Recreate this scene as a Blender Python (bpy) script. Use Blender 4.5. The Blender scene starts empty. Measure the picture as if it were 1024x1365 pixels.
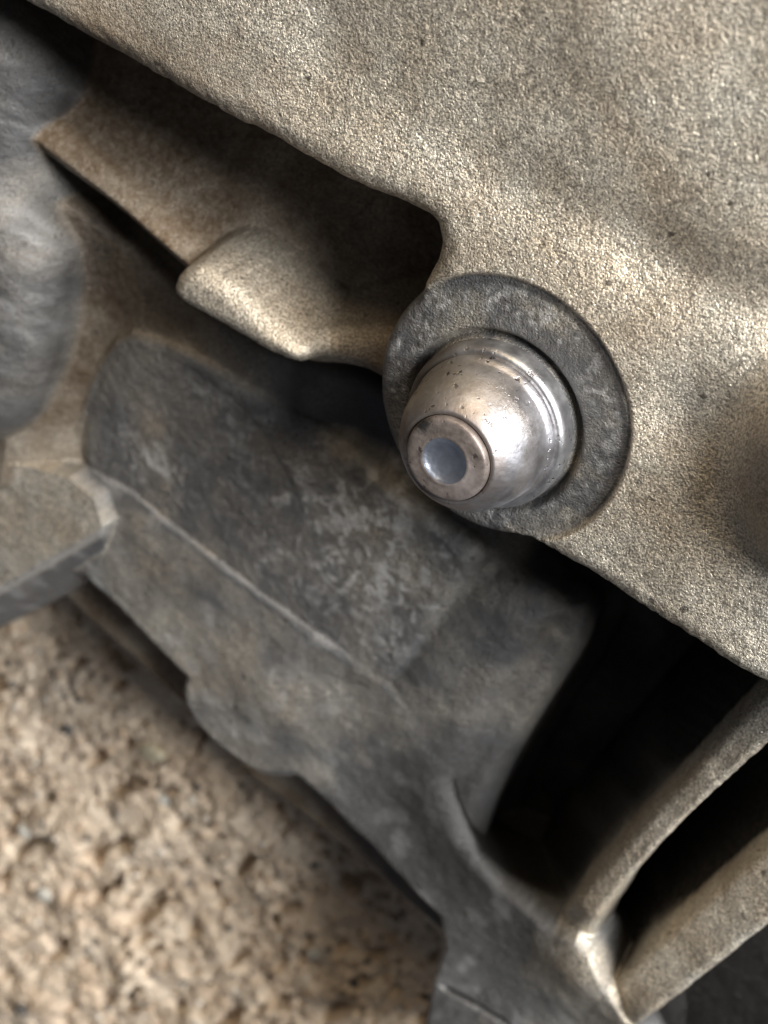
import bpy, math
import numpy as np
from mathutils import Matrix, Vector

MM = 0.001
rng = np.random.default_rng(7)
scene = bpy.context.scene
col = scene.collection

# ------------------------------------------------------------------ camera
# casting frame = world frame: Z is the axis of the round boss, origin at the boss face (mm),
# everything lifted by LIFT so that the ground is near z = 0.
F, W0, H0, D = 2000.0, 1024.0, 1365.0, 120.0
LIFT = 33.0
BOSS_PX = (664.0, 548.0)
TH = math.radians(39.0)
n_cam = np.array([-0.77 * math.sin(TH), -0.638 * math.sin(TH), math.cos(TH)])
n_cam /= np.linalg.norm(n_cam)
Zc = n_cam
Xc = np.array([1.0, 0, 0]) - n_cam[0] * Zc
Xc /= np.linalg.norm(Xc)
Yc = np.cross(Zc, Xc)
R_wc = np.stack([Xc, Yc, Zc])          # world = R_wc @ cam
p_boss = np.array([(BOSS_PX[0] - W0 / 2) * D / F, (H0 / 2 - BOSS_PX[1]) * D / F, -D])
CAM = -R_wc @ p_boss                    # mm, boss centre is (0,0,0)


def to_world(v):
    return R_wc @ np.asarray(v, float)


def P(x, y, h):
    """pixel of the photograph -> point of the plane z = h (mm)"""
    d = R_wc @ np.array([(x - W0 / 2) / F, (H0 / 2 - y) / F, -1.0])
    t = (h - CAM[2]) / d[2]
    q = CAM + t * d
    return q[0], q[1]


cam_data = bpy.data.cameras.new('camera')
cam = bpy.data.objects.new('camera', cam_data)
col.objects.link(cam)
m = Matrix.Identity(4)
for i in range(3):
    for j in range(3):
        m[i][j] = R_wc[i, j]
    m[i][3] = (CAM[i] + (LIFT if i == 2 else 0)) * MM
cam.matrix_world = m
cam_data.sensor_fit = 'HORIZONTAL'
cam_data.sensor_width = 36.0
cam_data.lens = F / W0 * 36.0
cam_data.clip_start = 0.005
cam_data.clip_end = 10.0
cam_data.dof.use_dof = True
cam_data.dof.focus_distance = 0.1165
cam_data.dof.aperture_fstop = 47.0
scene.camera = cam

# ------------------------------------------------------------------ world, lamps, exposure
world = bpy.data.worlds.new('World')
scene.world = world
world.use_nodes = True
bg = world.node_tree.nodes['Background']
bg.inputs['Color'].default_value = (0.80, 0.86, 1.0, 1)
bg.inputs['Strength'].default_value = 0.085


def area(name, dir_cam, dist, size, power, color):
    l = bpy.data.lights.new(name, 'AREA')
    l.shape = 'DISK'
    l.size = size
    l.energy = power
    l.color = color
    o = bpy.data.objects.new(name, l)
    col.objects.link(o)
    d = to_world(np.asarray(dir_cam, float) / np.linalg.norm(dir_cam))
    o.location = Vector(d * dist) + Vector((0, 0, LIFT * MM))
    o.rotation_euler = Vector(-d).to_track_quat('-Z', 'Y').to_euler()
    return o


area('window_light', (0.56, 0.0, 0.82), 0.50, 0.26, 8.6, (0.93, 0.96, 1.0))
area('ceiling_lamp', (-0.02, 0.56, 0.72), 0.55, 0.30, 2.0, (1.0, 0.82, 0.58))

scene.view_settings.view_transform = 'Standard'
scene.view_settings.look = 'None'
scene.view_settings.exposure = 0.0
scene.view_settings.gamma = 1.0
scene.view_settings.use_curve_mapping = False


# ------------------------------------------------------------------ numpy helpers
def vnoise(x, y, scale, seed):
    """smooth value noise in -1..1, feature size = scale (mm)"""
    r = np.random.default_rng(seed).random((257, 257)) * 2 - 1
    u, v = x / scale + 1000.37 * (seed % 7) * 0.1 + 64, y / scale + 64 + seed * 0.731
    iu, iv = np.floor(u), np.floor(v)
    fu, fv = u - iu, v - iv
    iu, iv = iu.astype(np.int64) % 256, iv.astype(np.int64) % 256
    fu = fu * fu * fu * (fu * (fu * 6 - 15) + 10)
    fv = fv * fv * fv * (fv * (fv * 6 - 15) + 10)
    a = r[iu, iv] * (1 - fu) + r[iu + 1, iv] * fu
    b = r[iu, iv + 1] * (1 - fu) + r[iu + 1, iv + 1] * fu
    return a * (1 - fv) + b * fv


def fbm(x, y, scale, octaves, seed, gain=0.5):
    s, a, t = 0, 1.0, 0
    c, sn = math.cos(0.6), math.sin(0.6)
    for i in range(octaves):
        s = s + a * vnoise(x, y, scale, seed + i)
        t += a
        a *= gain
        scale /= 2.03
        x, y = c * x - sn * y + 3.1, sn * x + c * y + 1.7
    return s / t


def sstep(a, b, x):
    t = np.clip((x - a) / (b - a), 0, 1)
    return t * t * (3 - 2 * t)


def chaikin(pts, n=2, closed=True):
    p = np.asarray(pts, float)
    for _ in range(n):
        q = np.roll(p, -1, 0)
        a, b = 0.75 * p + 0.25 * q, 0.25 * p + 0.75 * q
        p = np.stack([a, b], 1).reshape(-1, 2)
    return p


def poly_sdf_pts(pts, X, Y):
    """signed distance, positive inside"""
    n = len(pts)
    d2 = np.full(X.shape, 1e18)
    inside = np.zeros(X.shape, bool)
    for i in range(n):
        ax, ay = pts[i]
        bx, by = pts[(i + 1) % n]
        ex, ey = bx - ax, by - ay
        wx, wy = X - ax, Y - ay
        t = np.clip((wx * ex + wy * ey) / (ex * ex + ey * ey + 1e-12), 0, 1)
        dx, dy = wx - ex * t, wy - ey * t
        d2 = np.minimum(d2, dx * dx + dy * dy)
        if abs(ey) > 1e-12:
            c = ((ay > Y) != (by > Y)) & (X < (bx - ax) * (Y - ay) / ey + ax)
            inside ^= c
    d = np.sqrt(d2)
    return np.where(inside, d, -d)


# ------------------------------------------------------------------ grid of the casting
STEP = 0.125
corners = [P(x, y, h) for x in (-100, 1200) for y in (-100, 1500) for h in (-22, 3)]
cx = [c[0] for c in corners]
cy = [c[1] for c in corners]
X0, X1, Y0, Y1 = min(cx), max(cx), min(cy), max(cy)
SUB = 3
nx = int((X1 - X0) / STEP / SUB) * SUB + 1
ny = int((Y1 - Y0) / STEP / SUB) * SUB + 1
xs = X0 + np.arange(nx) * STEP
ys = Y0 + np.arange(ny) * STEP
GX, GY = np.meshgrid(xs, ys, indexing='ij')
CX, CY = GX[::SUB, ::SUB], GY[::SUB, ::SUB]


def upsample(c):
    """cubic upsampling of the coarse grid by SUB"""
    def one(a):
        p = np.concatenate([2 * a[:1] - a[1:2], a, 2 * a[-1:] - a[-2:-1]], 0)
        n = a.shape[0]
        out = np.empty(((n - 1) * SUB + 1,) + a.shape[1:])
        for k in range(SUB):
            t = k / SUB
            w = [(-t + 2 * t * t - t ** 3) / 2, (2 - 5 * t * t + 3 * t ** 3) / 2,
                 (t + 4 * t * t - 3 * t ** 3) / 2, (-t * t + t ** 3) / 2]
            v = w[0] * p[0:n - 1] + w[1] * p[1:n] + w[2] * p[2:n + 1] + w[3] * p[3:n + 2]
            out[k:(n - 1) * SUB:SUB] = v
        out[-1] = a[-1]
        return out
    return one(one(c).swapaxes(0, 1)).swapaxes(0, 1)


def sdf(px_pts, h, smooth=2):
    pts = [P(q[0], q[1], q[2] if len(q) > 2 else h) for q in px_pts]
    pts = chaikin(pts, smooth)
    return upsample(poly_sdf_pts(pts, CX, CY))


def profile(d, top, R, slope=7.0):
    dd = np.clip(d, 0, R)
    rnd = np.sqrt(np.maximum(R * R - (R - dd) ** 2, 0)) - R
    return top + rnd + np.minimum(d, 0) * slope


def smax(a, b, k):
    h = np.maximum(k - np.abs(a - b), 0) / k
    return np.maximum(a, b) + h * h * k * 0.25


def px_of(X, Y, Z):
    """world mm -> photograph pixels (used for placing stains and painted shade on the surface)"""
    q = np.stack([X - CAM[0], Y - CAM[1], Z - CAM[2]], -1) @ R_wc
    return W0 / 2 + F * q[..., 0] / -q[..., 2], H0 / 2 - F * q[..., 1] / -q[..., 2]


def line_dist(a, b, h, hb=None):
    """signed distance (mm) to the line a->b (pixels on plane h); positive on its upper-right side"""
    ax, ay = P(a[0], a[1], h)
    bx, by = P(b[0], b[1], h if hb is None else hb)
    ex, ey = bx - ax, by - ay
    L = math.hypot(ex, ey)
    return -(ex * (GY - ay) - ey * (GX - ax)) / L * -1, ((GX - ax) * ex + (GY - ay) * ey) / L


wob = fbm(GX, GY, 3.0, 3, 11) * 0.22
wob_f = fbm(GX, GY, 0.9, 2, 23) * 0.07

comps = []   # (name, height, fillet radius)

GROUND = -33.0

# ---- flange: the broad upper surface ending in a rounded overhanging edge
fl_pts = [(-250, -160), (-60, -60), (30, -2), (120, 52), (250, 122), (370, 186), (470, 240), (540, 270), (580, 288),
          (590, 312), (582, 350), (560, 390), (560, 470), (600, 600), (660, 700), (735, 727), (790, 762), (900, 836),
          (1015, 905), (1120, 965), (1300, 1070), (1700, 900), (1700, -700), (-250, -700)]
d_fl = sdf(fl_pts, -0.8, 2) + wob * 0.7 + wob_f
s_fl, t_fl = line_dist((30, -2), (1120, 965), 0.0)
sgn = np.sign(s_fl[-1, -1])
valley, _ = line_dist((430, 60), (1024, 392), 1.0)
top_fl = 0.45 + 0.13 * (np.sqrt(valley ** 2 + 4.0) + valley) * 0.5 + 0.55 * fbm(GX, GY, 11, 2, 5)
vx, vy = P(700, 250, 0)
dv, _ = line_dist((560, 190), (1024, 415), 0.6)
top_fl -= 0.75 * np.exp(-(dv / 2.8) ** 2) * sstep(-14, 8, GX)
hx, hy = P(1150, 645, 1.5)
rh = np.hypot(GX - hx, GY - hy)
top_fl += 6.0 * sstep(11.5, 4.0, rh)
bx, by = P(905, 545, 0)
top_fl -= 0.7 * np.exp(-(((GX - bx) ** 2 + (GY - by) ** 2) / 9.0))
# spot face round the plug
BR = 11.15
rb = np.hypot(GX, GY)
h_fl = profile(d_fl, top_fl, 2.2, 8.0)

# ---- boss
ang = np.arctan2(GY, GX)
d_bs = BR - rb + 0.10 * np.sin(ang * 3 + 1) + wob * 0.25
h_boss_only = profile(d_bs, 0.0 - 0.05 * rb / BR, 1.1, 8.0)
# flange is cut down to the spot face
cut = sstep(BR + 0.45, BR - 0.05, rb)
h_fl = np.where(h_fl > -0.1, h_fl * (1 - cut) + np.minimum(h_fl, -0.02) * cut, h_fl)

# ---- web nub and the ridge to its left
nub = [(230, 374), (246, 352), (276, 354), (330, 396), (388, 446), (414, 470), (404, 488), (365, 476), (300, 437), (250, 410), (229, 392)]
d_nub = sdf(nub, -4.2, 2) + wob * 0.5 + wob_f
neck = [(300, 400), (400, 440), (545, 430), (600, 520), (560, 560), (502, 500), (452, 490), (398, 486), (330, 455)]
d_nk = sdf(neck, -7.5, 2) + wob * 0.5
h_nub = smax(profile(d_nub, -3.5, 1.9, 6.0), profile(d_nk, -7.0, 2.2, 3.0), 2.0)

ridge = [(-120, 20), (52, 150), (110, 205), (180, 262), (250, 320), (300, 352), (330, 400), (270, 400), (230, 362), (150, 290), (48, 212), (-120, 110)]
d_rd = sdf(ridge, -8.0, 2) + wob * 0.6
h_rd = profile(d_rd, -7.2, 4.2, 2.4)

# ---- pocket floor between the flange edge and the ridge: falls toward the flange and to the right
pk = [(-160, 30), (-20, 130), (60, 205), (250, 360), (480, 470), (640, 470), (640, 250), (560, 230), (60, -40), (-80, -100)]
d_pk = sdf(pk, -10.0, 2)
sp, tp = line_dist((52, 170), (300, 360), -8.5)
h_pk = profile(d_pk, -10.2 - 0.55 * np.clip(np.abs(sp) - 1.0, 0, 20) - 0.06 * np.clip(tp, 0, 60), 1.0, 2.0)

# ---- inclined end wall at the left
lw = [(-60, 220), (60, 230), (140, 300), (190, 420), (160, 470), (134, 650), (60, 640), (-60, 640)]
d_lw = sdf(lw, -12.0, 2)
qx, _ = line_dist((172, 440), (132, 640), -14.5)
h_lw = profile(d_lw, -14.8 + 0.62 * np.clip(np.abs(qx), 0, 9) + 0.2 * fbm(GX, GY, 5, 2, 31), 0.8, 3.0)

# ---- recess panel
pn = [(150, 426), (96, 640), (285, 800), (405, 872), (525, 925), (600, 800), (668, 735), (600, 690), (520, 620), (430, 560), (330, 500), (250, 450)]
d_pn = sdf(pn, -14.5, 2) + wob * 0.6
dents = fbm(GX, GY, 1.9, 3, 41)
h_pn = profile(d_pn, -12.8 + 0.10 * dents + 0.03 * fbm(GX, GY, 0.7, 2, 47), 2.0, 1.5)

# ---- deep floor
h_deep = np.full(GX.shape, -32.3) + 0.25 * fbm(GX, GY, 4, 3, 51)
dp = [(60, 200), (300, 330), (640, 470), (1300, 900), (1300, 1600), (900, 1600), (640, 1240), (160, 700), (60, 640)]
d_dp = sdf(dp, -17, 1)
h_dp = np.where(d_dp > -2, h_deep, -60.0)
gv = [(60, 230), (180, 290), (300, 420), (500, 500), (620, 620), (660, 745), (560, 900), (480, 860), (400, 560), (250, 450), (170, 450), (110, 640)]
d_gv = sdf(gv, -16.5, 2)
h_gv = profile(d_gv, -16.4 + 2.9 * sstep(-20, -30, GX), 1.5, 2.5)

# ---- sloping floor right of the panel (grey, falls into the dark pocket)
sl = [(440, 890), (560, 760), (660, 700), (790, 750), (850, 800), (730, 980), (680, 1080), (660, 1170), (600, 1190), (540, 1110), (490, 1000)]
d_sl = sdf(sl, -17.0, 2)
ql, _ = line_dist((500, 920), (690, 720), -14.0)
h_sl = profile(d_sl, -12.9 - 0.07 * np.abs(ql) + 0.10 * dents, 9.0, 3.0)
gl_d, gl_t = line_dist((775, 790), (625, 1030), -15.0)
h_sl -= 1.3 * np.exp(-(gl_d / 1.8) ** 2)
# ---- rim along the ground side
rim = [(60, 600), (150, 640), (175, 655), (300, 756), (400, 830), (505, 902), (575, 1000), (600, 1100), (640, 1170), (740, 1225), (800, 1225), (830, 1290), (850, 1340), (900, 1420), (880, 1560), (560, 1500),
       (566, 1330), (600, 1238), (540, 1180), (420, 1060), (400, 1040), (396, 1036), (380, 1038), (340, 1032), (282, 990), (248, 945), (244, 912), (249, 905), (246, 900), (124, 778), (60, 740)]
d_rm = sdf(rim, -12.6, 1) + wob * 0.5
lob_x, lob_y = P(370, 935, -12)
lob = np.exp(-(((GX - lob_x) ** 2 + (GY - lob_y) ** 2) / 30.0))
rx, ry = P(790, 1300, -8.5)
up = np.exp(-(((GX - rx) ** 2 + (GY - ry) ** 2) / 60.0))
ex_, ey_ = P(560, 1030, -13.5)
soft = np.exp(-(((GX - ex_) ** 2 + (GY - ey_) ** 2) / 150.0))
out_d = sdf([(-60, 560), (300, 620), (800, 900), (1100, 1300), (880, 1560), (560, 1500), (566, 1330), (600, 1238), (540, 1180), (420, 1060), (400, 1040), (396, 1036), (380, 1038),
             (340, 1032), (282, 990), (248, 945), (244, 912), (249, 905), (246, 900), (124, 778), (60, 740), (-60, 700)], -12.6, 1) + wob * 0.5
top_rm = -12.4 + 0.9 * lob + 4.3 * up - 1.2 * soft + 0.25 * fbm(GX, GY, 4, 3, 61)
h_rm = np.minimum(profile(d_rm + 1.0 * soft, top_rm, 0.6 + 2.6 * soft, 6.0), profile(out_d, top_rm, 0.9, 8.0))

# ---- ledge below the rim (brown joint face)
ld = [(60, 600), (500, 900), (640, 1200), (606, 1262), (540, 1206), (400, 1084), (330, 1040), (232, 930), (70, 786), (40, 740)]
d_ld = sdf([(a, b) for a, b in ld], -18.5, 1)
h_ld = profile(d_ld, -19.0, 0.5, 8.0)

# ---- lug running left out of the rim
lg = [(-90, 590), (40, 594), (110, 600), (165, 655), (168, 690), (130, 714), (0, 788), (-90, 838)]
d_lg = sdf(lg, -10.3, 1) + wob * 0.2
pa, pb = np.array(P(40, 765, -10.3)), np.array(P(40, 815, -15.0))
ed = np.array(P(150, 698, -10.3)) - np.array(P(0, 780, -10.3))
ed = np.array([ed[1], -ed[0]]) / np.linalg.norm(ed)
lug_slope = 4.5 / abs(float((pb - pa) @ ed))
h_lg = profile(d_lg, -9.9 + 0.15 * fbm(GX, GY, 3, 2, 71), 0.45, min(lug_slope, 2.2))
lgq = [(-90, 590), (110, 600), (180, 660), (150, 740), (122, 775), (0, 836), (-90, 880)]
d_lg2 = sdf(lgq, -14.5, 1)
h_lg = np.where(d_lg2 > 0, h_lg, np.minimum(h_lg, -14.5 + d_lg2 * 8))

# ---- grey lobe at the far left, standing high
gl = [(-130, -130), (-30, -60), (22, 0), (66, 75), (78, 130), (46, 200), (62, 290), (78, 345), (72, 430), (50, 520), (22, 584), (-40, 600), (-130, 600)]
d_gl = sdf(gl, -8.0, 2) + wob * 0.5
h_gl = profile(d_gl, -4.4 + 0.3 * fbm(GX, GY, 3.5, 4, 81), 6.0, 4.0)


# ---- ribs at the lower right
def rib(pts, h, R, slope, crest, tilt):
    d = sdf(pts, h - 0.6, 1) + wob * 0.4 + wob_f
    dc, tc = line_dist(crest[0], crest[1], h)
    fall = 0.6 * (np.sqrt((-1.5 - tc) ** 2 + 1.0) + (-1.5 - tc)) * 0.5
    return profile(d, h - fall - tilt * np.clip(np.abs(dc) - 0.6, 0, 8) + 0.12 * fbm(GX, GY, 3, 2, 91), R, slope)


h_r1 = rib([(690, 1300), (742, 1228), (820, 1142), (892, 1062), (1002, 946), (1080, 872), (1140, 900), (1030, 982), (900, 1102), (850, 1158), (800, 1218), (770, 1290)],
           -7.4, 0.7, 8.0, ((800, 1218), (1030, 982)), 0.42)
h_r2 = rib([(740, 1400), (808, 1322), (904, 1238), (1034, 1126), (1100, 1076), (1160, 1130), (1030, 1226), (940, 1298), (900, 1330), (856, 1362), (800, 1440)],
           -8.0, 0.8, 7.0, ((866, 1352), (1030, 1226)), 0.40)
far_w = [(1000, 880), (1300, 1050), (1300, 850), (1000, 700)]

# ------------------------------------------------------------------ union
names, Hs = [], []
H = np.full(GX.shape, -60.0)
label = np.full(GX.shape, -1, np.int32)
order = [('pocket_floor', h_dp, 1.0), ('recess_floor', h_gv, 1.2), ('sloping_floor', h_sl, 2.4),
         ('recess_panel', h_pn, 2.4), ('end_wall', h_lw, 1.2), ('upper_pocket_floor', h_pk, 1.5),
         ('ledge', h_ld, 0.4), ('rim', h_rm, 1.2), ('lug', h_lg, 1.4), ('ridge', h_rd, 3.0), ('web', h_nub, 1.8),
         ('rib', h_r1, 3.4), ('rib', h_r2, 3.4), ('side_lobe', h_gl, 1.6), ('boss', h_boss_only, 0.8), ('flange', h_fl, 1.0)]
for i, (nm, hh, k) in enumerate(order):
    names.append(nm)
    label = np.where(hh > H, i, label)
    H = smax(H, hh, k)
i_boss = [i for i, o in enumerate(order) if o[0] == 'boss'][0]
i_fl = len(order) - 1
label = np.where((rb < BR + 0.15) & (H > -2.0), i_boss, label)
# keep the ridge one connected piece
i_rd, i_pk = [o[0] for o in order].index('ridge'), [o[0] for o in order].index('upper_pocket_floor')
mk = label == i_rd
ii, jj = np.where(mk)
box = (slice(max(ii.min() - 1, 0), ii.max() + 2), slice(max(jj.min() - 1, 0), jj.max() + 2))
mb = mk[box]
grow = np.zeros_like(mb)
grow[np.unravel_index(np.argmax(np.where(mb, d_rd[box], -99)), mb.shape)] = True
while True:
    g2_ = grow.copy()
    g2_[1:] |= grow[:-1]; g2_[:-1] |= grow[1:]; g2_[:, 1:] |= grow[:, :-1]; g2_[:, :-1] |= grow[:, 1:]
    g2_ &= mb
    if (g2_ == grow).all():
        break
    grow = g2_
lb = label[box]
lb[mb & ~grow] = i_pk
label[box] = lb
# dark ring groove round the plug
bm = sstep(BR - 0.15, BR - 0.8, rb) * (H > -1.5)
H = H * (1 - bm) + (h_boss_only - 0.02) * bm
pbx, pby = P(655, 563, 0.0)
H = H - 1.1 * np.exp(-((np.hypot(GX - pbx, GY - pby) - 7.4) / 0.36) ** 2)

# deep cavity slanted under the rim, shaped to keep its lit walls hidden
cav = [(650, 790), (760, 760), (1000, 890), (1250, 1000), (1250, 1700), (860, 1700), (850, 1370), (740, 1240), (600, 1150), (600, 1040)]
cavm = sstep(-4.0, -0.5, sdf(cav, -15.0, 1))
deep = np.clip(-14.6 - H, 0, 14) * cavm
ax_, ay_ = CAM[0], CAM[1]
aL = math.hypot(ax_, ay_)
SX, SY = GX - deep * 0.8 * ax_ / aL, GY - deep * 0.8 * ay_ / aL
wall = (deep > 0.1) & np.isin(label, [i for i, o in enumerate(order) if o[0] in ('rim', 'rib', 'ledge')])
label = np.where(wall, 0, label)  # rim and rib walls join the pocket part to take its painted darkness
sd, st = line_dist((596, 1318), (690, 1372), -12.5)
H -= 2.2 * np.exp(-(sd / 0.3) ** 2) * sstep(-1, 0.5, st) * sstep(9, 6, st)
# sand-cast relief
H += 0.045 * fbm(GX, GY, 1.3, 3, 101)
rough_edge = sstep(2.6, 0.3, d_fl) * sstep(-1.0, 0.2, d_fl)
H += 0.07 * rough_edge * vnoise(GX, GY, 0.5, 121)
H = np.where(label == 3, H + 0.04 * vnoise(GX, GY, 0.6, 131), H)
bottom = GROUND - 0.3
H = np.maximum(H, bottom)
# close the block down to the ground at the borders of the modelled area
H[:2, :] = bottom
H[-2:, :] = bottom
H[:, :2] = bottom
H[:, -2:] = bottom

# ------------------------------------------------------------------ stains on the casting, with painted shade mixed in
PX, PY = px_of(SX, SY, H)


def blob(x, y, r, ry=None, rot=0.0):
    ry = ry or r
    c, s = math.cos(math.radians(rot)), math.sin(math.radians(rot))
    u, v = (PX - x) * c + (PY - y) * s, -(PX - x) * s + (PY - y) * c
    return np.exp(-((u / r) ** 2 + (v / ry) ** 2))


irr = fbm(GX, GY, 5.0, 4, 141)
lab = lambda *n: np.isin(label, [i for i, q in enumerate(names) if q in n]).astype(float)


def blur(a, it=6):
    for _ in range(it):
        a = a.copy()
        a[1:-1, 1:-1] = (a[1:-1, 1:-1] * 2 + a[:-2, 1:-1] + a[2:, 1:-1] + a[1:-1, :-2] + a[1:-1, 2:]) / 6
    return a


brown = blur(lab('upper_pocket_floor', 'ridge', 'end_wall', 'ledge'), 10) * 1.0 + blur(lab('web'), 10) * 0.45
brown += 0.5 * blob(620, 345, 60, 30) + 0.95 * blob(525, 530, 45, 120, 12) + 0.35 * blob(130, 380, 60, 130)  # tall blob: the plug's cast shadow on the boss, painted in brown
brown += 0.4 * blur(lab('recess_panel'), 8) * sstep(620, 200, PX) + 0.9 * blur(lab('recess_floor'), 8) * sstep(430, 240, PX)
brown += 0.42 * sstep(-0.1, 0.5, fbm(GX, GY, 11, 4, 341)) * lab('flange')
brown += 0.6 * blob(960, 1160, 90, 40, -40) + 0.8 * blob(110, 110, 60, 110, -20) + 0.30 * blob(250, 120, 300, 60, 28)
brown = np.clip(brown * (0.8 + 0.5 * irr), 0, 1)
grease_shade = 0.8 * 1.2 * blob(575, 1120, 100, 130, -30) + blur(lab('boss'), 3) * 1.05 + blur(lab('recess_panel'), 8) * 0.95 + blur(lab('recess_floor') * sstep(220, 420, PX), 8) + blur(lab('sloping_floor', 'pocket_floor'), 8) * 1.0  # dark grey grime, with shade painted in for pockets and walls
grease_shade += blur(lab('rim'), 8) * 0.88 + 0.6 * blob(150, 645, 40, 45) + blur(lab('side_lobe'), 5) * 1.0 + 0.2 * blur(lab('lug'), 4)  # blob: shade painted on the bright wall between lug and rim
grease_shade += 0.6 * blob(640, 1240, 80, 80) + 0.5 * blob(620, 1345, 80, 35)
grease_shade += 0.45 * blur(lab('rim') * sstep(1.2, 0.2, d_rm), 3) + 0.4 * lab('lug') * sstep(0.0, -0.3, d_lg)  # painted shade tones down the rim's lit inner edge; lug slope darkened
grease_shade += 0.45 * blob(925, 555, 35, 50) + 0.7 * blob(1015, 620, 40, 60)  # dark hollow at the flange's right, its shade painted in
grease_shade -= 1.0 * blob(785, 1295, 90, 90) * sstep(-12.5, -10.5, H) * (0.8 + 0.6 * irr)
grease_shade -= 0.35 * sstep(0.0, 0.5, fbm(GX, GY, 2.4, 3, 151)) * lab('boss')
grease_shade = np.clip(grease_shade * (0.9 + 0.35 * irr), 0, 1)
qx_, qy_ = GX + 1.3 * fbm(GX, GY, 2.5, 2, 301), GY + 1.3 * fbm(GX, GY, 2.5, 2, 311)
scr = sstep(0.66, 0.90, 1 - np.abs(fbm(qx_, qy_, 2.2, 3, 321)) * 1.5) * sstep(-0.25, 0.3, fbm(GX, GY, 3.5, 3, 331))
scr2 = sstep(0.1, 0.5, fbm(qx_, qy_, 1.2, 3, 161))
reg = blob(500, 740, 130, 95, 40) + 0.8 * blob(205, 620, 55, 28, 30) + 0.22 * blob(330, 560, 150, 60, 33)
pale = np.clip((1.7 * scr + 1.2 * scr2) * reg * (0.6 + 0.6 * fbm(GX, GY, 0.8, 2, 351)), 0, 0.85) * lab('recess_panel')
pale += sstep(0.1, 0.6, fbm(GX, GY, 3.0, 4, 171)) * (0.35 * lab('rim') + 0.35 * lab('lug')) + 0.3 * sstep(0.0, 0.55, fbm(GX + 0.9 * H, GY - 0.8 * H, 2.2, 5, 175, 0.65)) * lab('side_lobe')
pale += np.exp(-((d_lg - 0.1) / 0.38) ** 2) * lab('lug') * sstep(600, 700, PY)
grease_shade = np.clip(grease_shade + 0.55 * sstep(-0.2, -0.6, d_lg) * lab('lug'), 0, 1)  # front slope of the lug shaded by colour to part it from the top
band = np.exp(-((rb - 9.2) / 1.3) ** 2) * (0.45 + 0.55 * sstep(-6, 8, GY))
pale += 0.85 * sstep(0.15, 0.5, fbm(GX, GY, 0.5, 2, 181) + 0.25 * irr) * band * lab('boss')
pale = np.clip(blur(pale, 1), 0, 1)


# ------------------------------------------------------------------ materials
def node_mat(name):
    mt = bpy.data.materials.new(name)
    mt.use_nodes = True
    nt = mt.node_tree
    return mt, nt, nt.nodes['Principled BSDF']


def N(nt, typ, **kw):
    n = nt.nodes.new(typ)
    for k, v in kw.items():
        setattr(n, k, v)
    return n


def noise(nt, co, scale, detail=3.0, rough=0.55):
    n = N(nt, 'ShaderNodeTexNoise')
    n.inputs['Scale'].default_value = scale
    n.inputs['Detail'].default_value = detail
    n.inputs['Roughness'].default_value = rough
    nt.links.new(co, n.inputs['Vector'])
    return n.outputs['Fac']


def ramp(nt, fac, stops):
    r = N(nt, 'ShaderNodeValToRGB')
    e = r.color_ramp.elements
    while len(e) < len(stops):
        e.new(0.5)
    for el, (p, c) in zip(e, stops):
        el.position = p
        el.color = (c, c, c, 1) if isinstance(c, (int, float)) else (*c, 1)
    nt.links.new(fac, r.inputs['Fac'])
    return r.outputs['Color']


def mix(nt, fac, a, b, mode='MIX'):
    x = N(nt, 'ShaderNodeMix', data_type='RGBA', blend_type=mode)
    for s, v in ((0, fac), (6, a), (7, b)):
        if isinstance(v, (int, float)):
            x.inputs[s].default_value = v
        elif isinstance(v, tuple):
            x.inputs[s].default_value = (*v, 1)
        else:
            nt.links.new(v, x.inputs[s])
    return x.outputs[2]


def math_n(nt, op, a, b):
    x = N(nt, 'ShaderNodeMath', operation=op)
    for s, v in ((0, a), (1, b)):
        if isinstance(v, (int, float)):
            x.inputs[s].default_value = v
        else:
            nt.links.new(v, x.inputs[s])
    return x.outputs[0]


def bump(nt, h, dist, strength, prev=None):
    b = N(nt, 'ShaderNodeBump')
    b.inputs['Distance'].default_value = dist
    b.inputs['Strength'].default_value = strength
    nt.links.new(h, b.inputs['Height'])
    if prev is not None:
        nt.links.new(prev, b.inputs['Normal'])
    return b.outputs['Normal']


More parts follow.
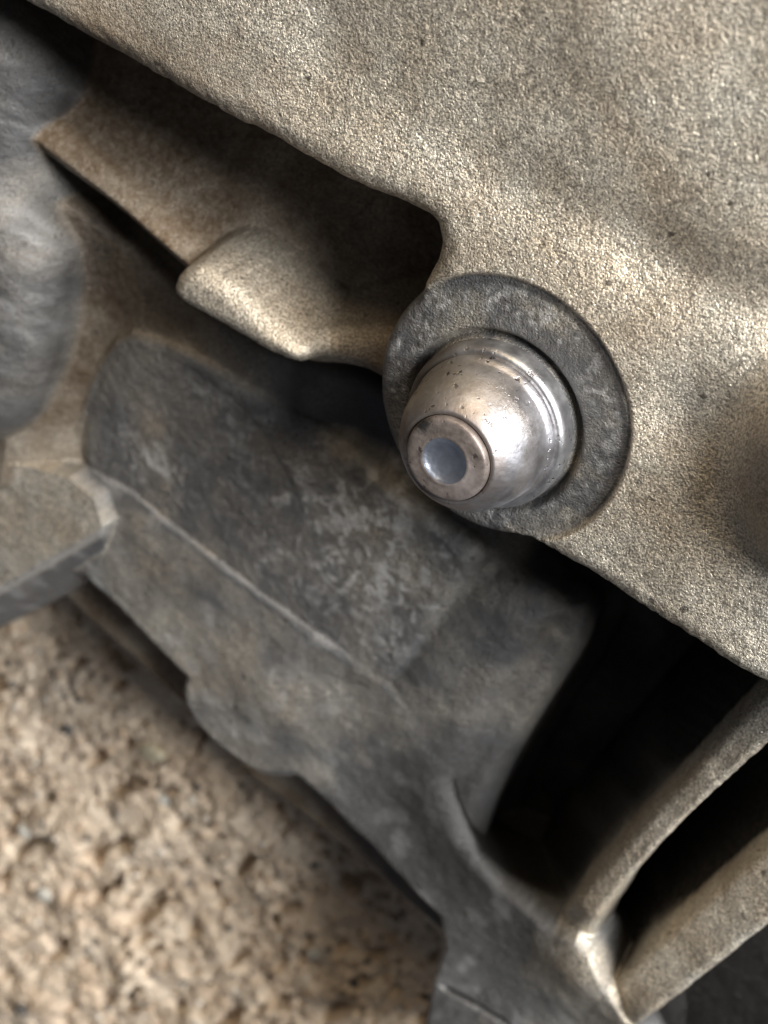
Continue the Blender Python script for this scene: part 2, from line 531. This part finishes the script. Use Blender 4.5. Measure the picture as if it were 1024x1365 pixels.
def make_cast():
    mt, nt, b = node_mat('cast_aluminium')
    co = N(nt, 'ShaderNodeTexCoord').outputs['Object']
    at = N(nt, 'ShaderNodeAttribute', attribute_name='surface_tint')
    sep = N(nt, 'ShaderNodeSeparateColor')
    nt.links.new(at.outputs['Color'], sep.inputs[0])
    brown_s, grease_shade_s, pale_s = sep.outputs[0], sep.outputs[1], sep.outputs[2]
    g1 = noise(nt, co, 5000, 2, 0.7)
    g2 = noise(nt, co, 1500, 4, 0.65)
    g3 = noise(nt, co, 160, 4, 0.6)
    base = mix(nt, ramp(nt, g3, [(0.3, 0.0), (0.7, 1.0)]), (0.56, 0.465, 0.345), (0.70, 0.635, 0.52))
    base = mix(nt, 1.0, base, ramp(nt, g1, [(0.36, 0.42), (0.5, 0.95), (0.64, 1.5)]), 'MULTIPLY')
    base = mix(nt, ramp(nt, noise(nt, co, 200, 3, 0.6), [(0.35, 0.25), (0.65, 0.85)]), base, ramp(nt, g2, [(0.3, 0.65), (0.6, 1.1)]), 'MULTIPLY')
    brk = math_n(nt, 'MULTIPLY', brown_s, math_n(nt, 'ADD', math_n(nt, 'MULTIPLY', g2, 0.9), 0.45))
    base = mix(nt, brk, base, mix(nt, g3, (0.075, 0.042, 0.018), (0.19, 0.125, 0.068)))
    grk = math_n(nt, 'MULTIPLY', grease_shade_s, math_n(nt, 'ADD', math_n(nt, 'MULTIPLY', g1, 0.8), 0.5))
    cl = N(nt, 'ShaderNodeClamp')
    nt.links.new(grk, cl.inputs[0])
    base = mix(nt, cl.outputs[0], base, mix(nt, ramp(nt, g1, [(0.34, 0.0), (0.68, 1.0)]), mix(nt, g2, (0.012, 0.013, 0.016), (0.07, 0.072, 0.078)), (0.112, 0.113, 0.116)))
    pg = math_n(nt, 'MULTIPLY', pale_s, ramp(nt, g1, [(0.36, 0.5), (0.52, 1.0)]))
    base = mix(nt, pg, base, (0.50, 0.48, 0.45))
    base = mix(nt, math_n(nt, 'MULTIPLY', at.outputs['Alpha'], math_n(nt, 'ADD', math_n(nt, 'MULTIPLY', g2, 0.4), 0.75)), base, (0.012, 0.010, 0.008))  # near-black of grime and of the painted pocket shade
    spk = ramp(nt, noise(nt, co, 800, 1, 0.5), [(0.74, 0.0), (0.78, 0.75)])
    base = mix(nt, spk, base, (0.06, 0.05, 0.04))
    nt.links.new(base, b.inputs['Base Color'])
    met = math_n(nt, 'SUBTRACT', 0.7, math_n(nt, 'MULTIPLY', math_n(nt, 'MAXIMUM', brown_s, grease_shade_s), 0.4))
    nt.links.new(met, b.inputs['Metallic'])
    nt.links.new(ramp(nt, g2, [(0.3, 0.36), (0.7, 0.58)]), b.inputs['Roughness'])
    nm = bump(nt, g2, 0.0003, 0.5)
    nm = bump(nt, g1, 0.00020, 0.75, nm)
    nt.links.new(nm, b.inputs['Normal'])
    return mt


M_cast = make_cast()


# ------------------------------------------------------------------ mesh building
def mesh_from_arrays(name, verts, faces, mat, parent=None, normals=None, attr=None):
    me = bpy.data.meshes.new(name)
    k = faces.shape[1]
    me.vertices.add(len(verts))
    me.vertices.foreach_set('co', np.ascontiguousarray(verts, np.float32).ravel())
    me.loops.add(faces.size)
    me.loops.foreach_set('vertex_index', np.ascontiguousarray(faces, np.int32).ravel())
    me.polygons.add(len(faces))
    me.polygons.foreach_set('loop_start', np.arange(0, faces.size, k, dtype=np.int32))
    me.polygons.foreach_set('use_smooth', np.ones(len(faces), bool))
    me.update(calc_edges=True)
    if attr is not None:
        a = me.color_attributes.new('surface_tint', 'FLOAT_COLOR', 'POINT')
        a.data.foreach_set('color', np.ascontiguousarray(attr, np.float32).ravel())
    if normals is not None:
        me.normals_split_custom_set_from_vertices(normals)
    me.materials.append(mat)
    o = bpy.data.objects.new(name, me)
    col.objects.link(o)
    if parent:
        o.parent = parent
    return o


def thing(name, lbl, cat, loc=(0, 0, 0), group=None):
    o = bpy.data.objects.new(name, None)
    o.empty_display_size = 0.005
    col.objects.link(o)
    o.location = loc
    o['label'] = lbl
    o['category'] = cat
    if group:
        o['group'] = group
    return o


housing = thing('gear_housing', 'sand-cast grey aluminium housing with pockets, ribs and a round boss', 'housing')

du = np.stack([np.gradient(SX, axis=0), np.gradient(SY, axis=0), np.gradient(H, axis=0)], -1)
dv_ = np.stack([np.gradient(SX, axis=1), np.gradient(SY, axis=1), np.gradient(H, axis=1)], -1)
nrm = np.cross(du, dv_)
nrm /= np.linalg.norm(nrm, axis=-1, keepdims=True) + 1e-12
nrm = nrm.reshape(-1, 3)
VV = np.stack([SX, SY, H + LIFT], -1).reshape(-1, 3) * MM
oil_shade = blur(lab('pocket_floor'), 6) * 1.0 + 0.5 * blob(590, 1335, 60, 30)  # blackness of the deep pocket painted in as shade over the grime
oil_shade += 0.4 * blob(500, 310, 120, 70, 25) + 0.4 * blob(630, 1190, 60, 80, -30) + 0.7 * blob(580, 1110, 65, 110, -30) + 0.5 * blob(1030, 630, 30, 45)  # shade painted at the upper pocket's end and the flange hollow; lower rim darkened
oil_shade += 0.95 * lab('rim', 'rib', 'pocket_floor') * sstep(-8.9, -9.6, H) * blob(822, 1280, 50, 85, -20)  # shade painted on the bright rim wall between the ribs
oil_shade -= 0.6 * blob(780, 1285, 70, 80) * sstep(-12.5, -10.5, H)
oil_shade += 0.3 * blur(lab('upper_pocket_floor', 'end_wall', 'recess_floor'), 8) + 0.2 * blur(lab('sloping_floor'), 8) + 0.25 * blob(550, 1010, 110, 130, -30)
oil_shade += 0.4 * blur(lab('side_lobe'), 4) * (0.7 + 0.9 * fbm(GX + H, GY - H, 4, 3, 361))
oil_shade += 0.6 * blob(120, 320, 60, 100, -10) + 0.3 * blob(210, 420, 60, 60) + 0.28 * blur(lab('boss'), 3) + 0.9 * lab('pocket_floor', 'rim', 'rib') * (H < -13.5) * sstep(870, 930, PX)  # low walls by the ribs painted as shade; boss and end wall darkened
oil_shade += 0.9 * np.exp(-(sd / 0.6) ** 2) * sstep(-1, 0.5, st) * sstep(9, 6, st) + 0.22 * blob(90, 480, 60, 90)  # lit wall of the slit painted black so it looks shaded
oil_shade = np.clip(oil_shade * (0.9 + 0.25 * irr), 0, 1)
AT = np.stack([brown, grease_shade, pale, oil_shade], -1).reshape(-1, 4)
idx = np.arange(nx * ny).reshape(nx, ny)
quads = np.stack([idx[:-1, :-1], idx[1:, :-1], idx[1:, 1:], idx[:-1, 1:]], -1).reshape(-1, 4)
qlab = label[:-1, :-1].reshape(-1)
qmax = np.maximum.reduce([H[:-1, :-1], H[1:, :-1], H[1:, 1:], H[:-1, 1:]]).reshape(-1)
for i, nm in enumerate(names):
    sel = (qlab == i) & (qmax > bottom + 0.02)
    if sel.sum() < 50:
        continue
    f = quads[sel]
    u, inv = np.unique(f, return_inverse=True)
    mesh_from_arrays(nm, VV[u], inv.reshape(-1, 4), M_cast, housing, nrm[u], AT[u])

# ------------------------------------------------------------------ steel plug in the boss
def steel(name, c0, c1, metal, r0, r1, scale=400, pit=0.5, tarnish=None, smudge=None):
    mt, nt, b = node_mat(name)
    co = N(nt, 'ShaderNodeTexCoord').outputs['Object']
    g = noise(nt, co, scale, 5, 0.65)
    f = noise(nt, co, 2500, 3, 0.6)
    c = mix(nt, ramp(nt, g, [(0.35, 0.0), (0.65, 1.0)]), c0, c1)
    rough = ramp(nt, g, [(0.3, r0), (0.7, r1)])

    def patch(center, r_in, r_out, colour, c, rough, amt, edge=450):
        vm = N(nt, 'ShaderNodeVectorMath', operation='DISTANCE')
        nt.links.new(co, vm.inputs[0])
        vm.inputs[1].default_value = tuple(q * MM for q in center)
        dd = math_n(nt, 'ADD', math_n(nt, 'MULTIPLY', vm.outputs['Value'], 1000.0), math_n(nt, 'MULTIPLY', math_n(nt, 'SUBTRACT', noise(nt, co, edge, 4, 0.6), 0.5), 4.0 if edge < 1000 else 1.6))
        mr = N(nt, 'ShaderNodeMapRange')
        nt.links.new(dd, mr.inputs[0])
        mr.inputs[1].default_value, mr.inputs[2].default_value = r_in, r_out
        mr.inputs[3].default_value, mr.inputs[4].default_value = amt, 0.0
        return mix(nt, mr.outputs[0], c, colour), mix(nt, mr.outputs[0], rough, (0.6, 0.6, 0.6))
    for ct in (tarnish or []):
        c, rough = patch(*ct[:3], ct[3], c, rough, ct[4])
    for ct in (smudge or []):
        c, rough = patch(*ct[:3], ct[3], c, rough, ct[4], 1600)
    patchy = ramp(nt, noise(nt, co, 260, 2, 0.5), [(0.42, 0.0), (0.6, 1.0)])
    pits = ramp(nt, noise(nt, co, 1500, 3, 0.6), [(0.33, 1.0), (0.38, 0.0)])
    pits = math_n(nt, 'MULTIPLY', pits, patchy)
    c = mix(nt, math_n(nt, 'MULTIPLY', pits, pit), c, (0.05, 0.04, 0.035))
    nt.links.new(c, b.inputs['Base Color'])
    b.inputs['Metallic'].default_value = metal
    nt.links.new(rough, b.inputs['Roughness'])
    # fine turning marks round the axis
    sx = N(nt, 'ShaderNodeSeparateXYZ')
    nt.links.new(co, sx.inputs[0])
    cb = N(nt, 'ShaderNodeCombineXYZ')
    nt.links.new(math_n(nt, 'MULTIPLY', sx.outputs[0], 0.06), cb.inputs[0])
    nt.links.new(math_n(nt, 'MULTIPLY', sx.outputs[1], 0.06), cb.inputs[1])
    nt.links.new(sx.outputs[2], cb.inputs[2])
    nm = bump(nt, noise(nt, cb.outputs[0], 3500, 3, 0.6), 0.0001, 0.12)
    nm = bump(nt, noise(nt, co, 330, 3, 0.6), 0.0006, 0.22, nm)
    nm = bump(nt, f, 0.0001, 0.25, nm)
    nm = bump(nt, math_n(nt, 'SUBTRACT', 1.0, pits), 0.00012, 0.5 * pit, nm)
    nt.links.new(nm, b.inputs['Normal'])
    return mt


def rel(x, y, z):
    q = P(x, y, z)
    return (q[0] - pbx, q[1] - pby, z)


M_steel = steel('worn_steel', (0.36, 0.34, 0.34), (0.54, 0.53, 0.55), 0.95, 0.32, 0.48, pit=0.9,
                tarnish=[(rel(575, 500, 4.5), 2.0, 7.0, (0.32, 0.25, 0.15), 0.6), ((0, 0, 8.2), 3.6, 5.8, (0.22, 0.175, 0.145), 0.75),
                         (rel(540, 560, 4.0), 1.0, 5.0, (0.13, 0.085, 0.05), 0.8)])
M_collar = steel('collar_steel', (0.26, 0.25, 0.25), (0.44, 0.43, 0.42), 0.9, 0.36, 0.55, pit=0.9,
                 tarnish=[(rel(560, 490, 1.0), 3.0, 8.0, (0.12, 0.09, 0.06), 0.8)])
M_tip = steel('brown_tip_steel', (0.13, 0.105, 0.09), (0.25, 0.205, 0.18), 0.55, 0.40, 0.6, 700, pit=0.8,
              smudge=[(rel(557, 563, 8.7), 0.7, 1.3, (0.03, 0.028, 0.026), 1.0), (rel(612, 640, 8.7), 0.6, 2.2, (0.36, 0.31, 0.29), 0.6)])
M_dimple = steel('dimple_steel', (0.36, 0.38, 0.43), (0.54, 0.56, 0.62), 0.95, 0.30, 0.40, pit=0.0)


def lathe(name, prof, mat, parent, seg=128, warp=0.0):
    prof = np.asarray(prof, float) * np.array([0.95, 0.955])
    a = np.linspace(0, 2 * math.pi, seg, endpoint=False)
    v = []
    for j, (r, z) in enumerate(prof):
        w = 1 + warp * np.sin(a * 5 + z) * 0.5 + warp * np.sin(a * 3 + 2 * z)
        v.append(np.stack([r * w * np.cos(a), r * w * np.sin(a), np.full(seg, z)], -1))
    v = np.concatenate(v) * MM
    fs = []
    for j in range(len(prof) - 1):
        for k in range(seg):
            k2 = (k + 1) % seg
            fs.append((j * seg + k, j * seg + k2, (j + 1) * seg + k2, (j + 1) * seg + k))
    return mesh_from_arrays(name, v, np.array(fs), mat, parent)


def arc(pts, n=4):
    """Catmull-Rom through profile points"""
    p = np.asarray(pts, float)
    p = np.concatenate([2 * p[:1] - p[1:2], p, 2 * p[-1:] - p[-2:-1]])
    out = []
    for i in range(1, len(p) - 2):
        for k in range(n):
            t = k / n
            out.append(0.5 * ((2 * p[i]) + (-p[i - 1] + p[i + 1]) * t + (2 * p[i - 1] - 5 * p[i] + 4 * p[i + 1] - p[i + 2]) * t * t
                              + (-p[i - 1] + 3 * p[i] - 3 * p[i + 1] + p[i + 2]) * t ** 3))
    out.append(p[-2])
    return np.array(out)


plug = thing('steel_plug', 'shiny worn steel plug with domed brown tip and dimple, seated in the boss', 'plug',
             (pbx * MM, pby * MM, LIFT * MM))
lathe('collar', arc([(7.35, -0.9), (7.35, 0.4), (7.33, 1.2), (7.2, 1.55), (6.95, 1.75), (6.7, 1.72), (6.5, 1.66)]), M_collar, plug)
lathe('body', arc([(6.52, 1.5), (6.60, 1.8), (6.58, 2.1), (6.45, 2.4), (6.32, 2.65), (6.25, 3.0), (6.18, 3.6), (6.05, 4.5), (5.78, 5.5), (5.35, 6.5), (4.75, 7.4), (4.25, 7.95), (4.05, 8.08), (3.9, 8.08), (3.76, 7.98), (3.72, 7.4)]), M_steel, plug)
lathe('tip', arc([(3.66, 7.4), (3.68, 8.0), (3.66, 8.25), (3.55, 8.5), (3.3, 8.62), (2.8, 8.68), (2.4, 8.71), (2.15, 8.75), (1.99, 8.73)]), M_tip, plug, warp=0.006)
lathe('dimple', arc([(2.0, 8.73), (1.86, 8.65), (1.6, 8.48), (1.15, 8.29), (0.6, 8.18), (0.001, 8.14)]), M_dimple, plug)

# ------------------------------------------------------------------ ground
GS = 0.13
gc = [P(x, y, GROUND) for x, y in ((-150, 560), (-150, 1500), (700, 1500), (700, 1000), (200, 600))]
gx0, gx1 = min(c[0] for c in gc), max(c[0] for c in gc)
gy0, gy1 = min(c[1] for c in gc), max(c[1] for c in gc)
ax = np.arange(gx0, gx1, GS)
ay = np.arange(gy0, gy1, GS)
UX, UY = np.meshgrid(ax, ay, indexing='ij')
ga = P(100, 1100, GROUND); gb = P(300, 1020, GROUND)
ca, sa = (gb[0] - ga[0]), (gb[1] - ga[1]); gl_ = math.hypot(ca, sa); ca /= gl_; sa /= gl_
AU, AV = (UX * ca + UY * sa) * 0.62, (-UX * sa + UY * ca)
wx = AU + 0.6 * fbm(AU, AV, 3.0, 3, 201)
wy = AV + 0.6 * fbm(AU, AV, 3.0, 3, 211)
def billow(x, y, sc, seed, oc=3):
    t, a, tot = 0, 1.0, 0
    for k in range(oc):
        t = t + a * np.abs(vnoise(x, y, sc, seed + k)) ** 1.0
        tot += a
        a *= 0.55
        sc /= 2.1
        x, y = 0.8 * x - 0.6 * y + 5, 0.6 * x + 0.8 * y + 2
    return t / tot


gz = 2.6 * fbm(wx, wy, 10.0, 5, 231, 0.6) + 2.2 * billow(wx, wy, 8.5, 221, 4) + 0.9 * sstep(-0.2, 0.5, fbm(UX, UY, 6, 2, 271)) * billow(wx, wy, 1.8, 281, 2) + 0.35 * fbm(UX, UY, 1.0, 3, 261)
pit = sstep(0.25, 0.6, fbm(AU, AV, 2.8, 2, 251))
gz -= 3.4 * pit
gz -= np.percentile(gz, 99.5)
gz = np.clip(gz, -9.0, 0.4)


def make_ground():
    mt, nt, b = node_mat('brown_crumbly_ground')
    co = N(nt, 'ShaderNodeTexCoord').outputs['Object']
    a = noise(nt, co, 90, 4, 0.6)
    c = noise(nt, co, 420, 4, 0.65)
    d = noise(nt, co, 2500, 3, 0.6)
    base = mix(nt, ramp(nt, a, [(0.35, 0.0), (0.65, 1.0)]), (0.53, 0.405, 0.285), (0.69, 0.57, 0.43))
    base = mix(nt, 0.8, base, ramp(nt, c, [(0.3, 0.75), (0.5, 1.0), (0.7, 1.2)]), 'MULTIPLY')
    base = mix(nt, ramp(nt, noise(nt, co, 450, 2, 0.5), [(0.66, 0.0), (0.72, 0.8)]), base, (0.12, 0.10, 0.085))
    base = mix(nt, ramp(nt, noise(nt, co, 520, 2, 0.5), [(0.68, 0.0), (0.72, 0.8)]), base, (0.60, 0.52, 0.40))
    nt.links.new(base, b.inputs['Base Color'])
    nt.links.new(ramp(nt, c, [(0.3, 0.45), (0.7, 0.85)]), b.inputs['Roughness'])
    nm = bump(nt, c, 0.0006, 0.35)
    nm = bump(nt, d, 0.0002, 0.5, nm)
    nt.links.new(nm, b.inputs['Normal'])
    return mt


M_ground = make_ground()
gi = np.arange(UX.size).reshape(UX.shape)
gq = np.stack([gi[:-1, :-1], gi[1:, :-1], gi[1:, 1:], gi[:-1, 1:]], -1).reshape(-1, 4)
gnd = mesh_from_arrays('ground', np.stack([UX, UY, gz + GROUND + LIFT], -1).reshape(-1, 3) * MM, gq, M_ground)
gnd['kind'] = 'structure'


# ------------------------------------------------------------------ loose grit on the ground
def gz_at(x, y):
    i = int(np.clip((x - gx0) / GS, 0, UX.shape[0] - 1))
    j = int(np.clip((y - gy0) / GS, 0, UX.shape[1] - 1))
    return gz[max(i - 3, 0):i + 4, max(j - 3, 0):j + 4].mean() + GROUND


def grit_mat(name, c0, c1, rough):
    mt, nt, b = node_mat(name)
    co = N(nt, 'ShaderNodeTexCoord').outputs['Object']
    a = noise(nt, co, 900, 4, 0.6)
    nt.links.new(mix(nt, ramp(nt, a, [(0.35, 0.0), (0.65, 1.0)]), c0, c1), b.inputs['Base Color'])
    b.inputs['Roughness'].default_value = rough
    nt.links.new(bump(nt, a, 0.0004, 0.5), b.inputs['Normal'])
    return mt


M_pale = grit_mat('pale_stone', (0.50, 0.42, 0.27), (0.62, 0.55, 0.40), 0.5)
M_dark = grit_mat('dark_stone', (0.045, 0.04, 0.038), (0.11, 0.10, 0.09), 0.55)
M_grey = grit_mat('grey_stone', (0.36, 0.34, 0.29), (0.48, 0.45, 0.38), 0.6)
M_white = grit_mat('white_grain', (0.62, 0.56, 0.48), (0.78, 0.72, 0.62), 0.3)

import bmesh


def pebble(name, x, y, w, d, h, rot, mat, seed, lbl, group=None):
    bmx = bmesh.new()
    bmesh.ops.create_icosphere(bmx, subdivisions=3, radius=1.0)
    q = np.random.default_rng(seed)
    dirs = q.normal(size=(9, 3))
    dirs /= np.linalg.norm(dirs, axis=1, keepdims=True)
    cutd = q.uniform(0.62, 0.92, 9)
    for v in bmx.verts:
        p = np.array(v.co)
        for dd, cc in zip(dirs, cutd):       # worn facets
            e = p @ dd - cc
            if e > 0:
                p = p - dd * e * 0.85
        p = p * (1 + 0.05 * math.sin(7 * p[0] + seed) * math.sin(6 * p[1] + 2 * seed))
        v.co = Vector((p[0] * w / 2 * MM, p[1] * d / 2 * MM, p[2] * h / 2 * MM))
    me = bpy.data.meshes.new(name)
    bmx.to_mesh(me)
    bmx.free()
    for p in me.polygons:
        p.use_smooth = True
    me.materials.append(mat)
    o = bpy.data.objects.new(name, me)
    col.objects.link(o)
    gx, gy = P(x, y, GROUND - 1.5)
    o.location = (gx * MM, gy * MM, (gz_at(gx, gy) + h * 0.22 + LIFT) * MM)
    o.rotation_euler = (0.15, -0.1, rot)
    o['label'] = lbl
    o['category'] = 'pebble'
    if group:
        o['group'] = group
    return o


pebble('pebble', 205, 1002, 5.6, 3.4, 2.4, 0.3, M_pale, 3, 'largest pale yellowish stone chip, lying near the rim bulge')
for k, (x, y, w) in enumerate([(85, 975, 2.6), (36, 1338, 3.6), (470, 1312, 2.0), (140, 1345, 1.8)]):
    pebble('pebble', x, y, w, w * 0.75, w * 0.6, k * 1.1, M_dark, 20 + k, 'small blackish stone half sunk in the brown ground', 'dark stones in the ground')
for k, (x, y, w) in enumerate([(62, 1190, 3.4), (30, 1110, 3.0), (215, 1070, 2.4), (420, 1270, 2.4)]):
    pebble('pebble', x, y, w, w * 0.8, w * 0.6, 0.6 + k, M_grey, 40 + k, 'small dull grey-beige stone half sunk in the brown ground', 'grey stones in the ground')
for k, (x, y, w) in enumerate([(366, 1236, 1.3), (367, 1256, 1.0), (412, 1300, 1.1), (313, 1320, 1.0), (265, 1338, 1.1), (268, 1358, 1.2), (218, 1130, 1.0), (372, 1208, 1.2)]):
    pebble('pebble', x, y, w, w * 0.85, w * 0.8, k * 0.7, M_white, 60 + k, 'tiny whitish grain catching the light on brown ground', 'white grains on the ground')

# loose crumbs of the same soil, too many to count
bmx = bmesh.new()
bmesh.ops.create_icosphere(bmx, subdivisions=1, radius=1.0)
ico_v = np.array([v.co[:] for v in bmx.verts])
ico_f = np.array([[v.index for v in f.verts] for f in bmx.faces])
bmx.free()
q = np.random.default_rng(99)
NC = 5200
pxs, pys = q.uniform(-60, 640, NC), q.uniform(740, 1420, NC)
cv, cf, cc = [], [], []
for k in range(NC):
    if pys[k] < 740 + (pxs[k] + 60) * 0.72:
        continue
    x, y = P(pxs[k], pys[k], GROUND - 2)
    sz = 0.16 + 0.55 * q.random() ** 4
    vv = ico_v * (1 + q.uniform(-0.28, 0.28, (len(ico_v), 1))) * np.array([sz * q.uniform(0.8, 1.5), sz, sz * 0.8])
    a = q.uniform(0, 6.28)
    vv = np.stack([vv[:, 0] * math.cos(a) - vv[:, 1] * math.sin(a), vv[:, 0] * math.sin(a) + vv[:, 1] * math.cos(a), vv[:, 2]], -1)
    cf.append(ico_f + len(cv) * len(ico_v))
    cv.append(vv + np.array([x, y, gz_at(x, y) + sz * 0.3 + LIFT]))
    t, w = q.random(), q.random()
    c = np.array([0.42, 0.31, 0.21]) * (0.55 + 0.8 * t)
    if w > 0.93:
        c = np.array([0.62, 0.55, 0.45])
    elif w < 0.08:
        c = np.array([0.10, 0.085, 0.07])
    cc.append(np.tile(np.append(c, 1.0), (len(ico_v), 1)))
mt, nt, b = node_mat('soil_crumb')
at = N(nt, 'ShaderNodeAttribute', attribute_name='surface_tint')
co = N(nt, 'ShaderNodeTexCoord').outputs['Object']
nz = noise(nt, co, 1800, 3, 0.6)
nt.links.new(mix(nt, 0.7, at.outputs['Color'], ramp(nt, nz, [(0.3, 0.6), (0.7, 1.3)]), 'MULTIPLY'), b.inputs['Base Color'])
b.inputs['Roughness'].default_value = 0.7
nt.links.new(bump(nt, nz, 0.0003, 0.5), b.inputs['Normal'])
crumbs = mesh_from_arrays('soil_crumbs', np.concatenate(cv) * MM, np.concatenate(cf), mt, None, None, np.concatenate(cc))
crumbs['kind'] = 'stuff'
crumbs['label'] = 'loose brown soil crumbs and sand grains scattered over the ground'
crumbs['category'] = 'grit'
